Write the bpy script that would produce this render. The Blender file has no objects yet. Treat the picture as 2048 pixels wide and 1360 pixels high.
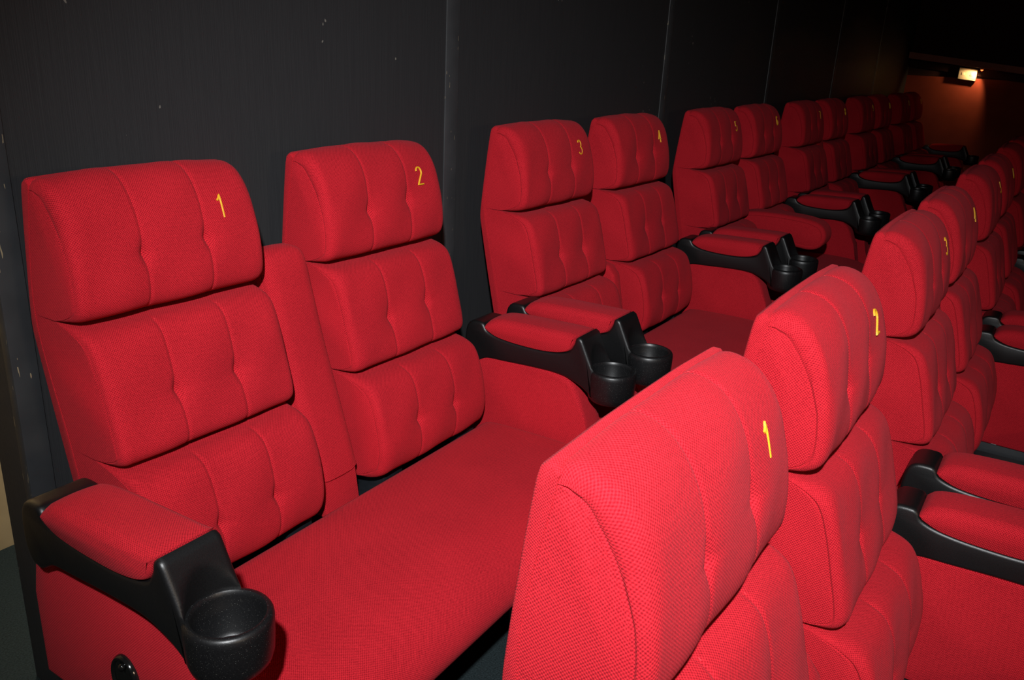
import bpy, bmesh, math, random
from mathutils import Matrix, Vector
random.seed(7)
S = bpy.context.scene
C = S.collection

# ------------------------------------------------------------------ camera
CAM = Vector((-.9545, -1.3183, 1.3692))
YAW, PITCH, ROLL, FPX = 32.9447, 19.2106, 2.9049, 1678.10
def cam_axes():
    y, p, r = map(math.radians, (YAW, PITCH, ROLL))
    f = Vector((math.cos(p)*math.cos(y), math.cos(p)*math.sin(y), -math.sin(p)))
    rt = f.cross(Vector((0, 0, 1))).normalized(); up = rt.cross(f)
    return rt*math.cos(r)+up*math.sin(r), up*math.cos(r)-rt*math.sin(r), f
RT, UP, FW = cam_axes()
cd = bpy.data.cameras.new('camera'); cam = bpy.data.objects.new('camera', cd); C.objects.link(cam)
cd.sensor_width = 36; cd.lens = FPX*36/2048; cd.clip_start = .02; cd.clip_end = 60
M4 = Matrix((( RT.x, UP.x, -FW.x, CAM.x), (RT.y, UP.y, -FW.y, CAM.y), (RT.z, UP.z, -FW.z, CAM.z), (0, 0, 0, 1)))
cam.matrix_world = M4
S.camera = cam

# ------------------------------------------------------------------ light, exposure
S.view_settings.view_transform = 'Standard'; S.view_settings.look = 'None'
S.view_settings.gamma = 1; S.view_settings.use_curve_mapping = False
S.view_settings.exposure = 0.0
W = bpy.data.worlds.new('dark_hall'); S.world = W; W.use_nodes = True
W.node_tree.nodes['Background'].inputs[0].default_value = (.0035, .0030, .0034, 1)
W.node_tree.nodes['Background'].inputs[1].default_value = 1
def spot(name, loc, target, energy, size, blend, radius, col):
    l = bpy.data.lights.new(name, 'SPOT'); l.energy = energy; l.spot_size = math.radians(size)
    l.spot_blend = blend; l.shadow_soft_size = radius; l.color = col
    o = bpy.data.objects.new(name, l); C.objects.link(o); o.location = loc
    o.rotation_euler = (Vector(target)-Vector(loc)).to_track_quat('-Z', 'Y').to_euler()
    return o
FL = CAM - FW*.55 + UP*.50
spot('flash_light', FL, CAM+(FW*FPX+RT*(130)-UP*(95))*(2.2/FPX), 400, 69, 1, .03, (.96, .98, 1))
def area(name, loc, target, energy, sx, sy, col):
    l = bpy.data.lights.new(name, 'AREA'); l.shape = 'RECTANGLE'; l.size = sx; l.size_y = sy; l.energy = energy; l.color = col
    o = bpy.data.objects.new(name, l); C.objects.link(o); o.location = loc
    o.rotation_euler = (Vector(target)-Vector(loc)).to_track_quat('-Z', 'Y').to_euler(); return o
def point(name, loc, energy, col, r=.06):
    l = bpy.data.lights.new(name, 'POINT'); l.energy = energy; l.color = col; l.shadow_soft_size = r
    o = bpy.data.objects.new(name, l); C.objects.link(o); o.location = loc; return o
point('corridor_fill', (-.05, .58, 1.35), 42, (1, .86, .66))  # unseen fill added behind the wall to brighten the beige plaster and carpet
area('house_light', (-1.2, -4.2, 1.75), (.9, .2, 1.1), 18, .5, .3, (1, .72, .48))

# ------------------------------------------------------------------ materials
def nodes_of(m):
    m.use_nodes = True; nt = m.node_tree; nt.nodes.clear()
    out = nt.nodes.new('ShaderNodeOutputMaterial'); b = nt.nodes.new('ShaderNodeBsdfPrincipled')
    nt.links.new(b.outputs[0], out.inputs[0]); return nt, b
class NB:
    def __init__(s, nt): s.nt = nt
    def put(s, sock, v):
        if hasattr(v, 'is_output'): s.nt.links.new(v, sock)
        elif v is not None: sock.default_value = v
    def m(s, op, a, b=None, c=None):
        n = s.nt.nodes.new('ShaderNodeMath'); n.operation = op
        for i, v in enumerate((a, b, c)): s.put(n.inputs[i], v)
        return n.outputs[0]
    def noise(s, vec, scale, detail=2, rough=.5):
        n = s.nt.nodes.new('ShaderNodeTexNoise'); s.put(n.inputs['Vector'], vec)
        n.inputs['Scale'].default_value = scale; n.inputs['Detail'].default_value = detail; n.inputs['Roughness'].default_value = rough
        return n.outputs[0]
    def ramp(s, v, stops):
        n = s.nt.nodes.new('ShaderNodeValToRGB'); s.put(n.inputs[0], v); e = n.color_ramp.elements
        while len(e) < len(stops): e.new(.5)
        for k, (p, c) in enumerate(stops): e[k].position = p; e[k].color = (*c, 1)
        return n.outputs[0]
    def bump(s, h, dist, strength, b):
        n = s.nt.nodes.new('ShaderNodeBump'); s.put(n.inputs['Height'], h)
        n.inputs['Distance'].default_value = dist; n.inputs['Strength'].default_value = strength
        s.nt.links.new(n.outputs[0], b.inputs['Normal'])
    def mixc(s, f, a, b):
        n = s.nt.nodes.new('ShaderNodeMix'); n.data_type = 'RGBA'
        s.put(n.inputs[0], f); s.put(n.inputs[6], a if hasattr(a, 'is_output') else (*a, 1)); s.put(n.inputs[7], b if hasattr(b, 'is_output') else (*b, 1))
        return n.outputs[2]
    def obj(s): return s.nt.nodes.new('ShaderNodeTexCoord').outputs['Object']
    def scaled(s, v, sc):
        n = s.nt.nodes.new('ShaderNodeMapping'); s.put(n.inputs[0], v); n.inputs['Scale'].default_value = sc; return n.outputs[0]

def fabric(name, dark, bright, p=.0046):
    m = bpy.data.materials.new(name); nt, b = nodes_of(m); N = NB(nt)
    co = N.obj()
    uvn = nt.nodes.new('ShaderNodeUVMap'); uvn.uv_map = 'weave'
    sx = nt.nodes.new('ShaderNodeSeparateXYZ'); nt.links.new(uvn.outputs[0], sx.inputs[0])
    u, v = sx.outputs[0], sx.outputs[1]
    k = 2*math.pi/p
    wob = N.m('MULTIPLY', N.m('SUBTRACT', N.noise(co, 60, 1), .5), .9)
    su = N.m('SINE', N.m('ADD', N.m('MULTIPLY', u, k), wob)); sv = N.m('SINE', N.m('ADD', N.m('MULTIPLY', v, k), wob))
    w = N.m('MULTIPLY', N.m('MULTIPLY', su, sv), .5)
    mel = N.m('MULTIPLY', N.m('SUBTRACT', N.noise(co, 520, 2, .7), .5), 1.5)
    big = N.m('MULTIPLY', N.m('SUBTRACT', N.noise(co, 9, 2), .5), .25)
    t = N.m('ADD', N.m('ADD', N.m('ADD', w, .52), mel), big)
    mid = tuple((a*.45+c*.55) for a, c in zip(dark, bright))
    nt.links.new(N.ramp(t, [(.08, dark), (.5, mid), (.95, bright)]), b.inputs['Base Color'])
    b.inputs['Roughness'].default_value = .93
    b.inputs['Specular IOR Level'].default_value = .12
    b.inputs['Sheen Weight'].default_value = .06; b.inputs['Sheen Roughness'].default_value = .5
    b.inputs['Sheen Tint'].default_value = (1, .25, .3, 1)
    N.bump(N.m('ADD', w, N.m('MULTIPLY', mel, .5)), .0012, .45, b)
    return m
def plain(name, col, rough=.5, var=.2, nscale=60, bump=.0, bdist=.001, spec=.5, speck=None):
    m = bpy.data.materials.new(name); nt, b = nodes_of(m); N = NB(nt); co = N.obj()
    n = N.noise(co, nscale, 3)
    c = N.ramp(n, [(.25, tuple(v*(1-var) for v in col)), (.75, tuple(v*(1+var) for v in col))])
    if speck:
        sc, th, scol = speck
        f = N.m('GREATER_THAN', N.noise(co, sc, 2, .6), th)
        c = N.mixc(f, c, scol)
    nt.links.new(c, b.inputs['Base Color'])
    b.inputs['Roughness'].default_value = rough; b.inputs['Specular IOR Level'].default_value = spec
    if bump: N.bump(n, bdist, bump, b)
    return m
RED = fabric('red_woven_upholstery', (.22, .0032, .0085), (.54, .0165, .0265))
RED2 = fabric('red_woven_edge_binding', (.24, .0034, .0088), (.56, .017, .0275), .0036)
THREAD = plain('light_red_stitch_thread', (.56, .035, .045), .7, .1)
BLACK = plain('moulded_black_plastic', (.0042, .0042, .0045), .42, .3, 500, .25, .0006, .5)
CUPB = plain('dusty_black_plastic', (.0050, .0050, .0055), .4, .3, 420, .2, .0005, .5, (700, .70, (.13, .13, .12)))
GLOSS = plain('glossy_black_plastic', (.006, .006, .006), .12, .1, 50)
DARKM = plain('dark_painted_steel', (.010, .012, .015), .45, .2, 80)
STEEL = plain('bright_steel', (.45, .46, .48), .3, .1, 80)
STEEL.node_tree.nodes['Principled BSDF'].inputs['Metallic'].default_value = 1
GOLD = plain('golden_yellow_embroidery_thread', (.70, .36, .012), .55, .25, 700, .5, .0008)
# black painted wall boards with fine vertical grain and a few chips
WALL = bpy.data.materials.new('black_painted_wall_board'); nt, b = nodes_of(WALL); N = NB(nt); co = N.obj()
g1 = N.noise(N.scaled(co, (420, 420, 5)), 1, 3, .6); g2 = N.noise(co, 1.3, 3)
c = N.ramp(N.m('ADD', N.m('MULTIPLY', g1, .8), N.m('MULTIPLY', g2, .3)), [(.25, (.0190, .0195, .0215)), (.85, (.0285, .0288, .0305))])
ch = N.m('GREATER_THAN', N.m('MULTIPLY', N.noise(N.scaled(co, (90, 90, 60)), 1, 1), N.noise(co, 4, 1)), .50)
nt.links.new(N.mixc(ch, c, (.16, .15, .13)), b.inputs['Base Color'])
b.inputs['Roughness'].default_value = .55; b.inputs['Specular IOR Level'].default_value = .4
N.bump(g1, .0008, .5, b)
TRIM = bpy.data.materials.new('black_painted_batten_with_chipped_edges'); nt, b = nodes_of(TRIM); N = NB(nt); co = N.obj()
ch = N.m('GREATER_THAN', N.noise(N.scaled(co, (160, 160, 22)), 1, 2, .6), .70)
nt.links.new(N.mixc(ch, N.ramp(N.noise(co, 12, 2), [(.3, (.031, .033, .036)), (.7, (.043, .045, .048))]), (.30, .24, .15)), b.inputs['Base Color'])
b.inputs['Roughness'].default_value = .5
CARPET = plain('dark_green_grey_carpet', (.017, .025, .027), .95, .55, 260, .8, .004, .1)
BEIGE = plain('beige_plaster', (.40, .30, .165), .85, .16, 7, .1, .002, .2)
FARW = plain('red_brown_plaster', (.26, .050, .028), .85, .15, 5, .1, .002, .2)
LEDGE = plain('pinkish_brown_painted_wood', (.36, .14, .115), .6, .15, 6)
UPPERW = plain('dark_maroon_cloth', (.025, .004, .004), .9, .2, 5)
CREAM = plain('cream_plastic', (.85, .75, .55), .4, .05, 20)

# ------------------------------------------------------------------ helpers
def link(name, bm, mat, parent=None, sharp=35, smooth=True):
    me = bpy.data.meshes.new(name)
    bmesh.ops.recalc_face_normals(bm, faces=bm.faces)
    if not bm.loops.layers.uv.get('weave'):
        uv = bm.loops.layers.uv.new('weave')
        for f in bm.faces:
            f.normal_update(); ax = max(range(3), key=lambda k: abs(f.normal[k])); p, q = [(1, 2), (0, 2), (0, 1)][ax]
            for lp in f.loops: lp[uv].uv = (lp.vert.co[p], lp.vert.co[q])
    bm.to_mesh(me); bm.free()
    for mm in (mat if isinstance(mat, (list, tuple)) else [mat]): me.materials.append(mm)
    if smooth:
        for p in me.polygons: p.use_smooth = True
        me.set_sharp_from_angle(angle=math.radians(sharp))
    o = bpy.data.objects.new(name, me); C.objects.link(o)
    if parent: o.parent = parent
    return o
def tag(o, label, cat, group=None):
    o['label'] = label; o['category'] = cat
    if group: o['group'] = group
    return o
def struct(o): o['kind'] = 'structure'; return o
def bm_box(bm, lo, hi, bev=0, seg=2):
    r = bmesh.ops.create_cube(bm, size=1)
    vs = r['verts']
    for v in vs:
        v.co = Vector([lo[i]+(v.co[i]+.5)*(hi[i]-lo[i]) for i in range(3)])
    if bev:
        es = list({e for v in vs for e in v.link_edges})
        bmesh.ops.bevel(bm, geom=es, offset=bev, segments=seg, profile=.5, affect='EDGES')
    return vs
def box(name, lo, hi, mat, parent=None, bev=0, seg=2):
    bm = bmesh.new(); bm_box(bm, lo, hi, bev, seg); return link(name, bm, mat, parent)
def sample_profile(pts, step=.006):
    """closed smooth curve through (y, z, w[, corner]) points"""
    P = [(p[0], p[1], p[2], len(p) > 3) for p in pts]; n = len(P); out = []
    for i in range(n):
        a, b_ = P[i], P[(i+1) % n]; p0, p3 = P[i-1], P[(i+2) % n]
        L = math.hypot(b_[0]-a[0], b_[1]-a[1]); k = max(1, round(L/step))
        def tang(pm, pc, pn, corner, other):
            if corner: return ((other[0]-pc[0]), (other[1]-pc[1])) if other is not pc else (0, 0)
            d = math.hypot(pn[0]-pm[0], pn[1]-pm[1]) or 1
            return ((pn[0]-pm[0])/d*L, (pn[1]-pm[1])/d*L)
        ta = tang(p0, a, b_, a[3], b_)
        if b_[3]: tb = (b_[0]-a[0], b_[1]-a[1])
        else: tb = tang(a, b_, p3, False, b_)
        for j in range(k):
            t = j/k; h00 = 2*t**3-3*t*t+1; h10 = t**3-2*t*t+t; h01 = -2*t**3+3*t*t; h11 = t**3-t*t
            out.append((h00*a[0]+h10*ta[0]+h01*b_[0]+h11*tb[0], h00*a[1]+h10*ta[1]+h01*b_[1]+h11*tb[1], a[2]*(1-t)+b_[2]*t))
    return out
def normals2(pr):
    n = len(pr); area = sum(pr[i][0]*pr[(i+1) % n][1]-pr[(i+1) % n][0]*pr[i][1] for i in range(n)); sg = 1 if area > 0 else -1
    res = []
    for i in range(n):
        dx = dy = 0
        for k in (1, 2, 3):
            a, c = pr[i-k], pr[(i+k) % n]; dx += c[0]-a[0]; dy += c[1]-a[1]
        L = math.hypot(dx, dy) or 1; res.append((dy/L*sg, -dx/L*sg))     # outward
    return res
ENDS = [(0, .0225), (.0022, .0195), (0, .0165), (.0012, .0115), (.0040, .0065), (.0085, .0028), (.0145, .0006), (.022, 0)]
def loft(bm, pr, x0, x1, xs_mid, disp=None, ends=ENDS, z0=0):
    nr = normals2(pr); n = len(pr)
    st = [(x0+a, d) for a, d in ends] + [(x, 0) for x in xs_mid if x0+ends[-1][0]+.002 < x < x1-ends[-1][0]-.002] + [(x1-a, d) for a, d in reversed(ends)]
    rings = []
    for x, d in st:
        ring = []
        for i, (y, z, w) in enumerate(pr):
            q = -d*w + (disp(x, i, pr) if disp and d == 0 else 0)
            ring.append(bm.verts.new((x, y+nr[i][0]*q, z+z0+nr[i][1]*q)))
        rings.append(ring)
    uv = bm.loops.layers.uv.get('weave') or bm.loops.layers.uv.new('weave')
    U = [0]; V = [0]
    for (xa, da), (xb, db) in zip(st, st[1:]): U.append(U[-1]+math.hypot(xb-xa, db-da))
    for i in range(n): V.append(V[-1]+math.hypot(pr[(i+1) % n][0]-pr[i][0], pr[(i+1) % n][1]-pr[i][1]))
    for r, (a, b_) in enumerate(zip(rings, rings[1:])):
        for i in range(n):
            f = bm.faces.new((a[i], a[(i+1) % n], b_[(i+1) % n], b_[i]))
            for lp, q in zip(f.loops, ((U[r], V[i]), (U[r], V[i+1]), (U[r+1], V[i+1]), (U[r+1], V[i]))): lp[uv].uv = q
    for f in (bm.faces.new(rings[0]), bm.faces.new(list(reversed(rings[-1])))):
        for lp in f.loops: lp[uv].uv = (lp.vert.co.y, lp.vert.co.z)
    return nr
def front_len(pr, sel):
    """arc parameter, metres, along the samples whose index is in sel"""
    s = {}; L = 0; prev = None
    for i in sel:
        if prev is not None: L += math.hypot(pr[i][0]-pr[prev][0], pr[i][1]-pr[prev][1])
        s[i] = L; prev = i
    return s, L
Z0 = 1.08                    # height of the seat number above its floor
# closed side profiles (y, z, edge rounding weight[, corner]) with the front towards -y
HEAD = [(.134, -.168, 0, 1), (.111, .054, .3), (.103, .071, 1), (.084, .079, 1.3), (.053, .071, 1.4), (.029, .050, 1.6), (.011, .019, 1.5), (.001, -.012, 1.25),
        (-.011, -.06, 1), (-.0165, -.112, 1), (-.0115, -.144, 1), (.006, -.160, .8), (.034, -.166, .35), (.066, -.1675, 0, 1)]
MID = [(.074, -.412, 0, 1), (.134, -.168, 0, 1), (.066, -.1695, 0, 1), (.026, -.173, .35), (-.012, -.181, .8), (-.036, -.199, 1), (-.055, -.245, 1), (-.073, -.31, 1),
       (-.087, -.365, 1), (-.088, -.392, 1), (-.075, -.407, .8), (-.045, -.412, .35), (-.003, -.4125, 0, 1)]
LOW = [(.015, -.660, 0, 1), (.074, -.412, 0, 1), (-.003, -.4145, 0, 1), (-.055, -.418, .35), (-.100, -.425, .8), (-.130, -.442, 1), (-.151, -.485, 1), (-.166, -.545, 1),
       (-.170, -.60, 1), (-.158, -.642, 1), (-.130, -.662, .9), (-.085, -.670, .4), (-.035, -.668, 0, 1)]
NX = .1270                   # embroidered number, from the middle of its backrest
BW = .420; BX = .302          # backrest width, backrest centre from the middle of the double seat
def prof_front(pts):
    pr = sample_profile(pts); sel = [i for i, p in enumerate(pr) if p[2] > .55]
    s, L = front_len(pr, sel); return pr, sel, s, L
def crown(v, cx):
    t = (v.co.x-cx)/(BW/2)
    v.co.x = cx+(v.co.x-cx)*(1-.010*max(0, min(1, (v.co.z-Z0+.165)/.245)))
    v.co.z -= .0065*abs(t)**3*max(0, min(1, (v.co.z-Z0+.02)/.10))
def make_cushion(name, pts, cx, parent, tuft_pos=.5):
    pr, sel, s, L = prof_front(pts); nr = normals2(pr)
    x0, x1 = cx-BW/2, cx+BW/2; seams = (x0+BW*.335, x0+BW*.675)
    xs = set()
    k = 22
    for i in range(k+1): xs.add(x0+BW*i/k)
    for q in seams:
        for d in (0, .0025, .005, .0085, .013, .018, .025, .033): xs.add(q+d); xs.add(q-d)
    xs = sorted(xs); xs = [a for i, a in enumerate(xs) if i == 0 or a-xs[i-1] > .0012]
    rnd = random.Random(len(name)*7+int(cx*100))
    tp = [L*(tuft_pos+rnd.uniform(-.02, .02)) for _ in seams]
    def disp(x, i, pr_):
        if i not in s: return 0
        e = min(1, max(0, min(s[i], L-s[i])/.03)); d = 0
        for q, t0 in zip(seams, tp):
            dx = x-q; ds = s[i]-t0
            d -= e*(.0024*math.exp(-(dx/.0035)**2)+.0014*math.exp(-(dx/.025)**2))
            d -= e*.0105*math.exp(-(dx/.0085)**2-(ds/.018)**2)+.0042*math.exp(-(dx/.035)**2-(ds/.045)**2)
            d -= .0022*math.exp(-(ds/.006)**2-(dx/.030)**2)
        d += e*.0035*(1-((x-cx)/(BW/2))**2)
        d += e*.0015*math.sin(x*37+s[i]*29+cx*11)
        return d
    bm = bmesh.new(); loft(bm, pr, x0, x1, xs, disp, z0=Z0)
    def taper():                             # the headrest narrows a little towards its top
        if name == 'headrest':
            for v in bm.verts: crown(v, cx)
    bm.faces.ensure_lookup_table(); nf = len(bm.faces)
    # dashes of stitching along the two seams
    for q in seams:
        pos = .02
        while pos < L-.02:
            i = min(sel, key=lambda j: abs(s[j]-pos)); j = (i+1) % len(pr)
            off = disp(q, i, pr)+.0006
            y, z = pr[i][0]+nr[i][0]*off, pr[i][1]+nr[i][1]*off+Z0
            tx = pr[j][0]-pr[i][0]; tz = pr[j][1]-pr[i][1]; Lq = math.hypot(tx, tz); tx /= Lq; tz /= Lq
            n0 = Vector((0, nr[i][0], nr[i][1])); t = Vector((0, tx, tz)); c0 = Vector((q+.0035, y, z)); u = Vector((1, 0, 0))
            vs = [bm.verts.new(c0+t*a+u*b_+n0*h) for a in (-.0022, .0022) for b_ in (-.0005, .0005) for h in (-.001, .0004)]
            for f in ((0, 1, 3, 2), (4, 6, 7, 5), (0, 4, 5, 1), (2, 3, 7, 6), (1, 5, 7, 3), (0, 2, 6, 4)):
                fc = bm.faces.new([vs[a] for a in f]); fc.material_index = 1
            pos += .0095
    taper()
    return link(name, bm, [RED, THREAD], parent, 40)
def make_back_panel(cx, parent):
    # upholstered board closing the back, bound with a woven edge strip
    a = [(.134, -.178), (.110, .078), (.104, .094), (.088, .1035)]
    pts = [(.122, .055, 1), (.118, .070, 1), (.109, .0775, 1), (.100, .0765, .5), (.095, .068, 0, 1), (.126, -.168, 0), (.068, -.414, 0), (.008, -.690, 0, 1), (.014, -.700, 1), (.028, -.694, 1), (.088, -.46, 1), (.144, -.21, 1), (.146, -.178, 1), (.132, -.03, 1)]
    pr = sample_profile(pts, .012)
    bm = bmesh.new(); loft(bm, pr, cx-BW/2-.001, cx+BW/2+.001, [cx-.1, cx, cx+.1], None, [(0, .0055), (.0015, .003), (.004, .0012), (.008, .0003), (.012, 0)], Z0)
    for v in bm.verts: crown(v, cx)
    return link('back_panel', bm, RED2, parent, 40)
def arc(cx, cy, rx, ry, a0, a1, n=14):
    return [(cx+rx*math.cos(math.radians(a0+(a1-a0)*i/n)), cy+ry*math.sin(math.radians(a0+(a1-a0)*i/n))) for i in range(n+1)]
DIGITS = {'0': [arc(0, 0, .25, .5, 90, 450, 30)], '1': [[(-.17, .27), (-.05, .36), (.03, .5), (.03, -.5)]],
  '2': [arc(0, .24, .25, .26, 170, -35, 16)+[(-.02, -.18), (-.26, -.48), (.28, -.48)]],
  '3': [arc(-.01, .255, .22, .245, 160, -80, 16), arc(-.01, -.235, .26, .265, 85, -155, 16)],
  '4': [[(.10, -.5), (.10, .5), (-.29, -.20), (.29, -.20)]],
  '5': [[(.24, .48), (-.18, .48), (-.22, .03)]+arc(-.01, -.20, .26, .29, 125, -150, 16)],
  '6': [arc(.02, .1, .27, .40, 45, 180, 12)+[(-.25, -.2)], arc(0, -.2, .25, .29, 0, 360, 24)],
  '7': [[(-.26, .48), (.26, .48), (.06, .1), (-.06, -.5)]],
  '8': [arc(0, .26, .20, .235, 0, 360, 22), arc(0, -.24, .25, .26, 0, 360, 24)],
  '9': [arc(0, .2, .25, .29, 0, 360, 24), [(.25, .2)]+arc(-.02, -.1, .27, .40, 0, -135, 12)]}
DH = .043
def number_mesh(s_, cx):
    """satin-stitched digits lying on the curved front of the headrest"""
    pr, sel, s, L = prof_front(HEAD); nr = normals2(pr)
    i0 = min(sel, key=lambda i: abs(pr[i][1])+abs(pr[i][0])*.5)
    def on(x, t, h):
        tgt = s[i0]-t
        i = max((j for j in sel if s[j] <= tgt), key=lambda j: s[j], default=sel[0]); j = i+1 if i+1 in s else i
        fr = (tgt-s[i])/((s[j]-s[i]) or 1)
        y = pr[i][0]*(1-fr)+pr[j][0]*fr; z = pr[i][1]*(1-fr)+pr[j][1]*fr
        h += .0035*(1-((NX+x)/(BW/2))**2)
        return Vector(((NX+x)*.96+cx, y+nr[i][0]*h, z+Z0+nr[i][1]*h))
    bm = bmesh.new(); w = .0020
    for q, ch in enumerate(s_):
        x0 = (q-(len(s_)-1)/2)*.026
        for line in DIGITS[ch]:
            P = [(x0+x*DH*.92, y*DH) for x, y in line]; F = [P[0]]
            for a, b_ in zip(P, P[1:]):
                k = max(1, int(math.hypot(b_[0]-a[0], b_[1]-a[1])/.0022))
                F += [(a[0]+(b_[0]-a[0])*i/k, a[1]+(b_[1]-a[1])*i/k) for i in range(1, k+1)]
            prev = None
            for i, (x, y) in enumerate(F):
                a, b_ = F[max(0, i-1)], F[min(len(F)-1, i+1)]; dx, dy = b_[0]-a[0], b_[1]-a[1]; l = math.hypot(dx, dy) or 1
                nx, ny = -dy/l, dx/l
                lump = .00025*(i % 2)
                ring = [bm.verts.new(on(x+nx*u*w, y+ny*u*w, h)) for u, h in ((-1, -.001), (-.95, .0012), (-.5, .0020+lump), (.5, .0020+lump), (.95, .0012), (1, -.001))]
                if prev:
                    for k in range(6): bm.faces.new((prev[k], prev[(k+1) % 6], ring[(k+1) % 6], ring[k]))
                else: bm.faces.new(ring)
                prev = ring
            bm.faces.new(list(reversed(prev)))
    return bm
def prism(bm, poly, x0, x1, bev=.006, seg=3):
    a = [bm.verts.new((x0, y, z+Z0)) for y, z in poly]; b_ = [bm.verts.new((x1, y, z+Z0)) for y, z in poly]; n = len(poly)
    fs = [bm.faces.new(a), bm.faces.new(list(reversed(b_)))]
    for i in range(n): fs.append(bm.faces.new((a[i], b_[i], b_[(i+1) % n], a[(i+1) % n])))
    if bev:
        es = list(fs[0].edges)+list(fs[1].edges)
        bmesh.ops.bevel(bm, geom=es, offset=bev, segments=seg, profile=.5, affect='EDGES')
ARMX = .6045
CUPY, CUPZ = -.487, -.450
def make_armrest(cx, parent):
    """black moulded arm with an upholstered pad and a cup holder at its front end"""
    hw = .052
    body = [(-.060, -.430, 1), (-.066, -.405, 1), (-.078, -.393, 1), (-.10, -.390, 1), (-.118, -.393, 1), (-.130, -.410, 1), (-.17, -.422, 1), (-.25, -.427, 1), (-.33, -.424, 1), (-.380, -.412, 1), (-.396, -.390, 1),
            (-.401, -.372, 1), (-.409, -.3665, 1), (-.418, -.371, 1), (-.432, -.397, 1), (-.446, -.425, 1), (-.458, -.446, 1, 1), (-.462, -.524, 1, 1), (-.445, -.511, 1), (-.42, -.496, 1), (-.37, -.481, 1), (-.29, -.480, 1), (-.19, -.486, 1), (-.135, -.490, 1), (-.115, -.500, 1), (-.095, -.510, 1), (-.072, -.50, 1), (-.060, -.47, 1)]
    pr = sample_profile(body, .007)
    bm = bmesh.new()
    loft(bm, pr, cx-hw, cx+hw, [cx-.04, cx-.03, cx-.02, cx-.01, cx, cx+.01, cx+.02, cx+.03, cx+.04], None, [(0, .008), (.001, .0045), (.0035, .0015), (.008, 0)], Z0)
    for v in bm.verts:                       # the front end hugs the round holder
        dx = v.co.x-cx; lim = CUPY+math.sqrt(.0565**2-min(.05, abs(dx))**2)
        if v.co.y < lim: v.co.y = lim
    root = link('armrest', bm, BLACK, parent, 50)
    # pad
    pad = [(-.122, -.402, .3), (-.129, -.388, 1), (-.155, -.377, 1), (-.21, -.3715, 1), (-.30, -.3685, 1), (-.37, -.3665, 1), (-.403, -.367, .6, 1), (-.398, -.388, .4), (-.382, -.411, .3), (-.33, -.4255, .3), (-.25, -.429, .3), (-.17, -.4240, .3), (-.136, -.413, .3)]
    pp = sample_profile(pad, .008)
    def dsp(x, i, pr_): return .004*(1-((x-cx)/.05)**2) if pr_[i][1] > -.385 else 0
    bm = bmesh.new(); loft(bm, pp, cx-.0545, cx+.0545, [cx+.0545*q/6 for q in range(-5, 6)], dsp, [(0, .016), (.0012, .011), (.004, .006), (.009, .002), (.016, 0)], Z0)
    link('arm_pad', bm, RED, root, 40)
    # cup holder turned round its axis, open at the top
    prof = [(.0, -.070), (.043, -.070), (.047, -.065), (.0495, -.006), (.0505, -.001), (.0525, .002), (.056, .0025), (.0598, .0005), (.0622, -.004), (.0628, -.012), (.0622, -.035), (.0605, -.062), (.057, -.074), (.051, -.081), (.043, -.084), (.0, -.085)]
    bm = bmesh.new(); ns = 56; rings = []
    for r, z in prof:
        if r == 0: rings.append([bm.verts.new((cx, CUPY, CUPZ+z+Z0))]); continue
        rings.append([bm.verts.new((cx+r*math.cos(2*math.pi*k/ns), CUPY+r*math.sin(2*math.pi*k/ns), CUPZ+z+Z0)) for k in range(ns)])
    for a, b_ in zip(rings, rings[1:]):
        for k in range(ns):
            q = (k+1) % ns
            if len(a) == 1: bm.faces.new((a[0], b_[k], b_[q]))
            elif len(b_) == 1: bm.faces.new((a[k], a[q], b_[0]))
            else: bm.faces.new((a[k], a[q], b_[q], b_[k]))
    link('cup_holder', bm, CUPB, root, 45)
    sd = 1 if cx > 0 else -1
    for y in (-.17, -.32): box('fixing_lug', (min(cx-sd*.045, cx-sd*.015), y-.012, Z0-.496), (max(cx-sd*.045, cx-sd*.015), y+.012, Z0-.476), GLOSS, root, .003)
    return root
def make_side_panel(cx, parent, low=-1.08):
    poly = [(-.005, low), (-.005, -.60), (-.02, -.54), (-.04, -.505), (-.06, -.480), (-.33, -.474), (-.375, -.482), (-.400, -.50), (-.420, -.53), (-.445, -.59), (-.465, -.66), (-.485, -.80), (-.49, -.95), (-.49, low)]
    sd = 1 if cx > 0 else -1
    poly = [(y, max(z, -.775) if z > -1.2 else z) for y, z in poly]; poly = [p for i, p in enumerate(poly) if i == 0 or p != poly[i-1]]
    bm = bmesh.new(); prism(bm, poly, cx-sd*.050, cx+sd*.026, .014, 4)
    o = link('side_panel', bm, RED, parent, 45)
    xa, xb = sorted((cx-sd*.040, cx+sd*.014))
    box('side_leg', (xa, -.455, Z0+low), (xb, -.015, Z0-.770), DARKM, o, .004)
    for y in (-.02, -.20, -.40): box('staple', (min(cx-sd*.052, cx-sd*.048), y-.008, Z0-.772), (max(cx-sd*.052, cx-sd*.048), y+.008, Z0-.7700), STEEL, o)
    return o
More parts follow.
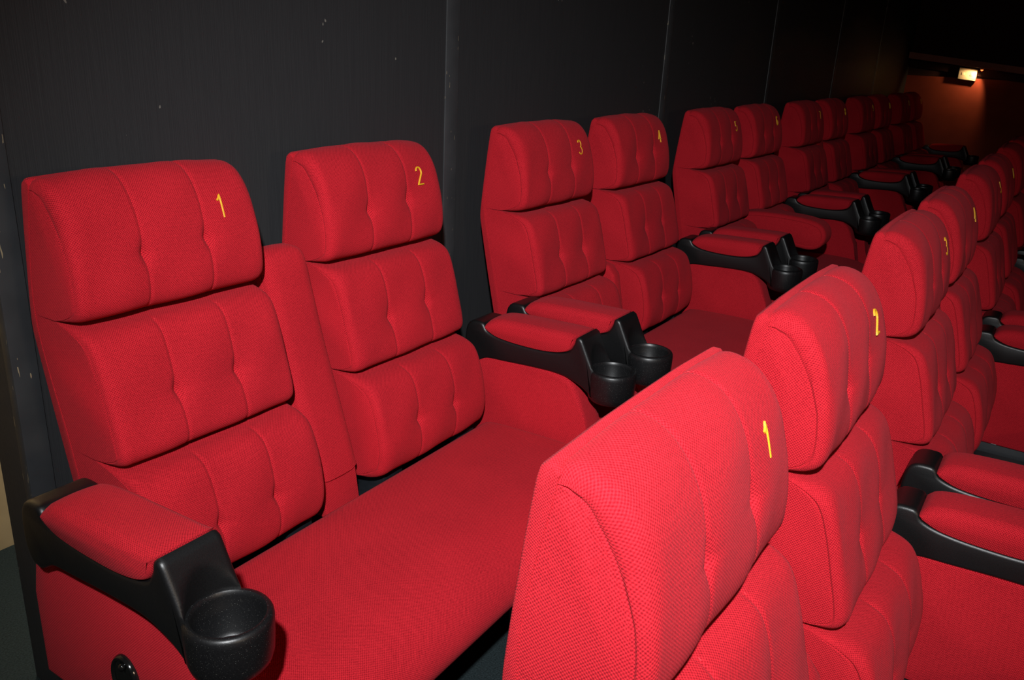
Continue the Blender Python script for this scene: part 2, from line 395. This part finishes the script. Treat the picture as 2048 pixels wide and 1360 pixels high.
def make_cap(cx, side, parent):
    # oval snap-in cover with a raised rim and two screws
    bm = bmesh.new(); ns = 40; x = cx+side*.026; rings = []
    for r, h in ((1, 0), (1, .004), (.93, .008), (.84, .008), (.78, .005), (.0, .0055)):
        if r == 0: rings.append([bm.verts.new((x+side*h, -.262, Z0-.658))]); continue
        rings.append([bm.verts.new((x+side*h, -.262+.034*r*math.cos(2*math.pi*k/ns), Z0-.658+.045*r*math.sin(2*math.pi*k/ns))) for k in range(ns)])
    for a, b_ in zip(rings, rings[1:]):
        for k in range(ns):
            q = (k+1) % ns
            bm.faces.new((a[k], a[q], b_[q], b_[k]) if len(b_) > 1 else (a[k], a[q], b_[0]))
    o = link('cover_cap', bm, GLOSS, parent, 50)
    for z in (.027, -.027):
        bm = bmesh.new(); m = Matrix.Translation((x+side*.007, -.262, Z0-.658+z)) @ Matrix.Rotation(math.pi/2, 4, 'Y')
        bmesh.ops.create_uvsphere(bm, u_segments=14, v_segments=8, radius=.006, matrix=m)
        link('screw', bm, GLOSS, o, 60)
def make_bench(parent, front_shift=0):
    hw = .548
    pts = [(-.140, -.700, 1), (-.146, -.672, 1), (-.17, -.662, 1), (-.26, -.657, 1), (-.40, -.656, 1), (-.47, -.662, 1), (-.525, -.678, 1), (-.563, -.703, 1), (-.583, -.735, 1), (-.584, -.762, 1), (-.567, -.786, 1), (-.53, -.798, 1), (-.45, -.800, 1), (-.25, -.80, 1), (-.15, -.795, 1), (-.140, -.77, 1)]
    pts = [(y+front_shift*max(0, min(1, 1-(-.140-y)/.3)), z, w) for y, z, w in pts]
    pr = sample_profile(pts, .012)
    bm = bmesh.new(); loft(bm, pr, -hw, hw, [hw*q/16 for q in range(-15, 16)], None, z0=Z0)
    return link('bench_seat', bm, RED, parent, 40)
def make_frame(parent, floor=0):
    bm = bmesh.new()
    bm_box(bm, (-.575, -.125, Z0-.775), (.575, -.055, Z0-.710), .006)          # rail under the backrests
    for x in (-.48, -.135, .17, .475):
        bm_box(bm, (x-.035, -.130, Z0-.72), (x+.035, -.02, Z0-.60), .004)      # brackets
    bm_box(bm, (-.545, -.50, Z0-.83), (.545, -.10, Z0-.801), .004)              # seat pan
    for x in (-.30, .30): bm_box(bm, (x-.03, -.42, floor), (x+.03, -.16, Z0-.83), .004)
    o = link('seat_frame', bm, DARKM, parent)
    for x in (-.50, -.10, .075, .49): box('steel_clip', (x-.002, -.152, Z0-.692), (x+.026, -.130, Z0-.688), STEEL, o, .001)
    return o
def make_center_arm(parent, down):
    hw = .0625
    if not down:
        pts = [(.105, -.137, .3), (.095, -.126, 1), (.065, -.121, 1), (.040, -.127, 1), (.026, -.146, 1), (.010, -.2, 1), (-.024, -.32, 1), (-.074, -.47, 1), (-.112, -.590, 1), (-.118, -.612, 1, 1), (-.02, -.612, .2, 1), (.06, -.40, .2)]
        pr = sample_profile(pts, .010); bm = bmesh.new()
        loft(bm, pr, -hw, hw, [hw*q/6 for q in range(-5, 6)], lambda x, i, p: .004*(1-(x/hw)**2), z0=Z0)
        o = link('center_armrest', bm, RED, parent, 40)
        bm = bmesh.new(); prism(bm, [(-.114, -.605), (-.128, -.70), (-.02, -.70), (-.02, -.605)], -.055, .055, .006)
        bm2 = link('hinge_cover', bm, RED, o, 45)
    else:
        pts = [(.0, -.445, .5), (-.02, -.408, 1), (-.08, -.389, 1), (-.2, -.382, 1), (-.30, -.384, 1), (-.37, -.392, 1), (-.415, -.41, 1), (-.438, -.447, 1), (-.434, -.487, 1), (-.408, -.517, 1), (-.365, -.528, 1), (-.29, -.522, 1), (-.18, -.517, 1), (-.05, -.512, 1), (-.005, -.492, .5)]
        pr = sample_profile(pts, .010); bm = bmesh.new()
        loft(bm, pr, -hw, hw, [hw*q/6 for q in range(-5, 6)], None, z0=Z0)
        o = link('center_armrest', bm, RED, parent, 40)
    return o
def make_center_post(parent):
    # low upholstered stub between the two lower cushions
    bm = bmesh.new(); prism(bm, [(0, -.395), (-.055, -.405), (-.080, -.435), (-.115, -.60), (-.115, -.72), (-.01, -.72)], -.026, .026, .012)
    return link('center_post', bm, RED, parent, 45)

# ------------------------------------------------------------------ room shell
FLB = -.134                                   # floor of the front row, one shallow step down
WY = .241
struct(box('floor', (-4, -.93, -.2), (9.4, 2.6, 0), CARPET))
struct(box('floor_step', (-4, -6, -.4), (9.4, -.93, FLB), CARPET))
struct(box('wall_back', (-.25, WY, 0), (8.4, WY+.11, 3.0), WALL))
struct(box('wall_corridor', (-4, .90, 0), (2.0, 1.03, 3.0), BEIGE))
for k, (x, w) in enumerate(((1.060, .06), (2.557, .06), (3.98, .06), (5.423, .06), (6.777, .06))):
    struct(box('trim_%d' % (k+1), (x-w/2, WY-.003, 0), (x+w/2, WY+.02, 3.0), TRIM, None, .002))
struct(box('trim_6', (-.253, WY-.006, 0), (-.205, WY+.02, 3.0), TRIM, None, .002))
FX = 8.2
struct(box('wall_far', (FX, -6, -.4), (FX+.15, WY+.4, 1.30), FARW))
struct(box('wall_far_upper', (FX+.02, -6, 1.30), (FX+.15, WY+.4, 3.0), UPPERW))
struct(box('ceiling', (-4, -6, 3.0), (9.4, 2.6, 3.1), UPPERW))
bm = bmesh.new(); bm_box(bm, (FX-.16, -2.6, 1.452), (FX+.03, WY-.01, 1.510), .004)
for v in bm.verts: v.co.z += (v.co.y-WY)*.095
struct(link('trim_7', bm, LEDGE))
bm = bmesh.new(); bm_box(bm, (FX-.012, -2.6, 1.380), (FX+.03, WY-.01, 1.451), .002)  # dark strip, its colour standing in for shade in the gap below the ledge
for v in bm.verts: v.co.z += (v.co.y-WY)*.095
struct(link('trim_8', bm, UPPERW))
# small lit box on the far wall and the red lamp above it
t = bpy.data.objects.new('wall_socket_box', None); C.objects.link(t); t.location = (FX, -.282, 1.335)
tag(t, 'cream socket box on the red-brown far wall under the ledge', 'socket')
bm = bmesh.new(); bm_box(bm, (-.055, -.075, -.05), (0, .075, .05), .004)
for v in bm.verts: v.co.z += v.co.y*.09
link('housing', bm, CREAM, t)
for y in (-.036, .036):
    box('rocker_switch', (-.059, y-.012, -.012+y*.09), (-.054, y+.012, .012+y*.09), CREAM, t, .002)
lampE = bpy.data.materials.new('glowing_red_lamp_lens'); nt, b = nodes_of(lampE)
b.inputs['Base Color'].default_value = (.3, .02, .01, 1); b.inputs['Emission Color'].default_value = (1, .10, .02, 1); b.inputs['Emission Strength'].default_value = 6
t = bpy.data.objects.new('wall_lamp', None); C.objects.link(t); t.location = (FX-.12, -.40, 1.430)
tag(t, 'small glowing red lamp under the ledge above the cream box', 'lamp')
bm = bmesh.new(); bmesh.ops.create_cone(bm, cap_ends=True, segments=20, radius1=.02, radius2=.014, depth=.03, matrix=Matrix.Translation((0, 0, -.034)))
link('lamp_housing', bm, UPPERW, t)
bm = bmesh.new(); bmesh.ops.create_uvsphere(bm, u_segments=16, v_segments=8, radius=.011, matrix=Matrix.Translation((0, 0, -.050)))
link('lens', bm, lampE, t)

spot('wall_lamp_light', (FX-.13, -.395, 1.362), (FX-.045, -.275, 1.22), 4.0, 108, .5, .010, (1, .60, .26))
# ------------------------------------------------------------------ double seats
def empty(name, loc):
    o = bpy.data.objects.new(name, None); C.objects.link(o); o.location = loc; o.empty_display_size = .1; return o
def make_double(center, front_row, low=-1.08):
    root = empty('double_seat', (0, 0, 0))
    for cx in (-BX, BX):
        sh = make_back_panel(cx, root); sh.name = 'backrest'
        make_cushion('headrest', HEAD, cx, sh, .62)
        make_cushion('middle_cushion', MID, cx, sh, .55)
        make_cushion('lower_cushion', LOW, cx, sh, .52)
    for s in (-1, 1):
        make_armrest(s*ARMX, root)
        sp = make_side_panel(s*ARMX, root, low)
        make_cap(s*ARMX, s, sp)
    make_bench(root, -.20 if front_row else 0)
    make_frame(root, Z0+low)
    if center == 'up': make_center_arm(root, False)
    elif center == 'down': make_center_arm(root, True); make_center_post(root)
    else: make_center_post(root)
    return root
def copy_tree(o, parent=None):
    c = o.copy(); C.objects.link(c)
    if parent: c.parent = parent
    for ch in list(o.children):
        if ch.name.startswith('seat_number'): continue
        copy_tree(ch, c)
    return c
def stitch_numbers(root, a):
    bks = sorted([o for o in root.children if o.name.startswith('backrest')], key=lambda o: sum(v.co.x for v in o.data.vertices))
    for q, o in enumerate(bks):
        head = next(ch for ch in o.children if ch.name.startswith('headrest'))
        bm = number_mesh(str(a+q), (-BX, BX)[q])
        n = link('seat_number', bm, GOLD, o, 40); n['label'] = 'golden yellow embroidered number %d' % (a+q)
PITCH2 = 1.43; UX = .1715
protos = {}
def place(row, k, center, label):
    key = (center, row == 'B', (row, k) == ('A', 0))
    if key in protos: root = copy_tree(protos[key])
    else: root = protos[key] = make_double(center, row == 'B', -1.0547 if (row, k) == ('A', 0) else -1.08)
    root.location = (UX+PITCH2*k, 0, 0) if row == 'A' else (UX-.0252+PITCH2*k, -1.0888, FLB)
    if (row, k) == ('A', 0):                  # the end pair is set a little closer and not quite square to the wall
        root.location = (.2519, .0260, -.0253); root.rotation_euler = (0, 0, .02087)
        for bk in root.children:              # its first back is a little narrower than the others
            if bk.name.startswith('backrest') and sum(v.co.x for v in bk.data.vertices) < 0:
                for o in [bk]+list(bk.children):
                    for v in o.data.vertices: v.co.x = -.092-(-.092-v.co.x)*.950
    stitch_numbers(root, 2*k+1)
    tag(root, label, 'cinema seat', 'red double seats of the back row' if row == 'A' else 'red double seats of the front row')
    return root
E_ = 'red double cinema seat of the back row against the black wall, numbered '
F_ = 'red double cinema seat of the front row seen from its side, numbered '
cen = {0: 'up', 1: 'none', 2: 'down', 3: 'up', 4: 'none', 5: 'none'}
for k in range(6): place('A', k, cen[k], E_+'%d and %d' % (2*k+1, 2*k+2))
for k in range(4): place('B', k, 'up' if k == 1 else 'none', F_+'%d and %d' % (2*k+1, 2*k+2))
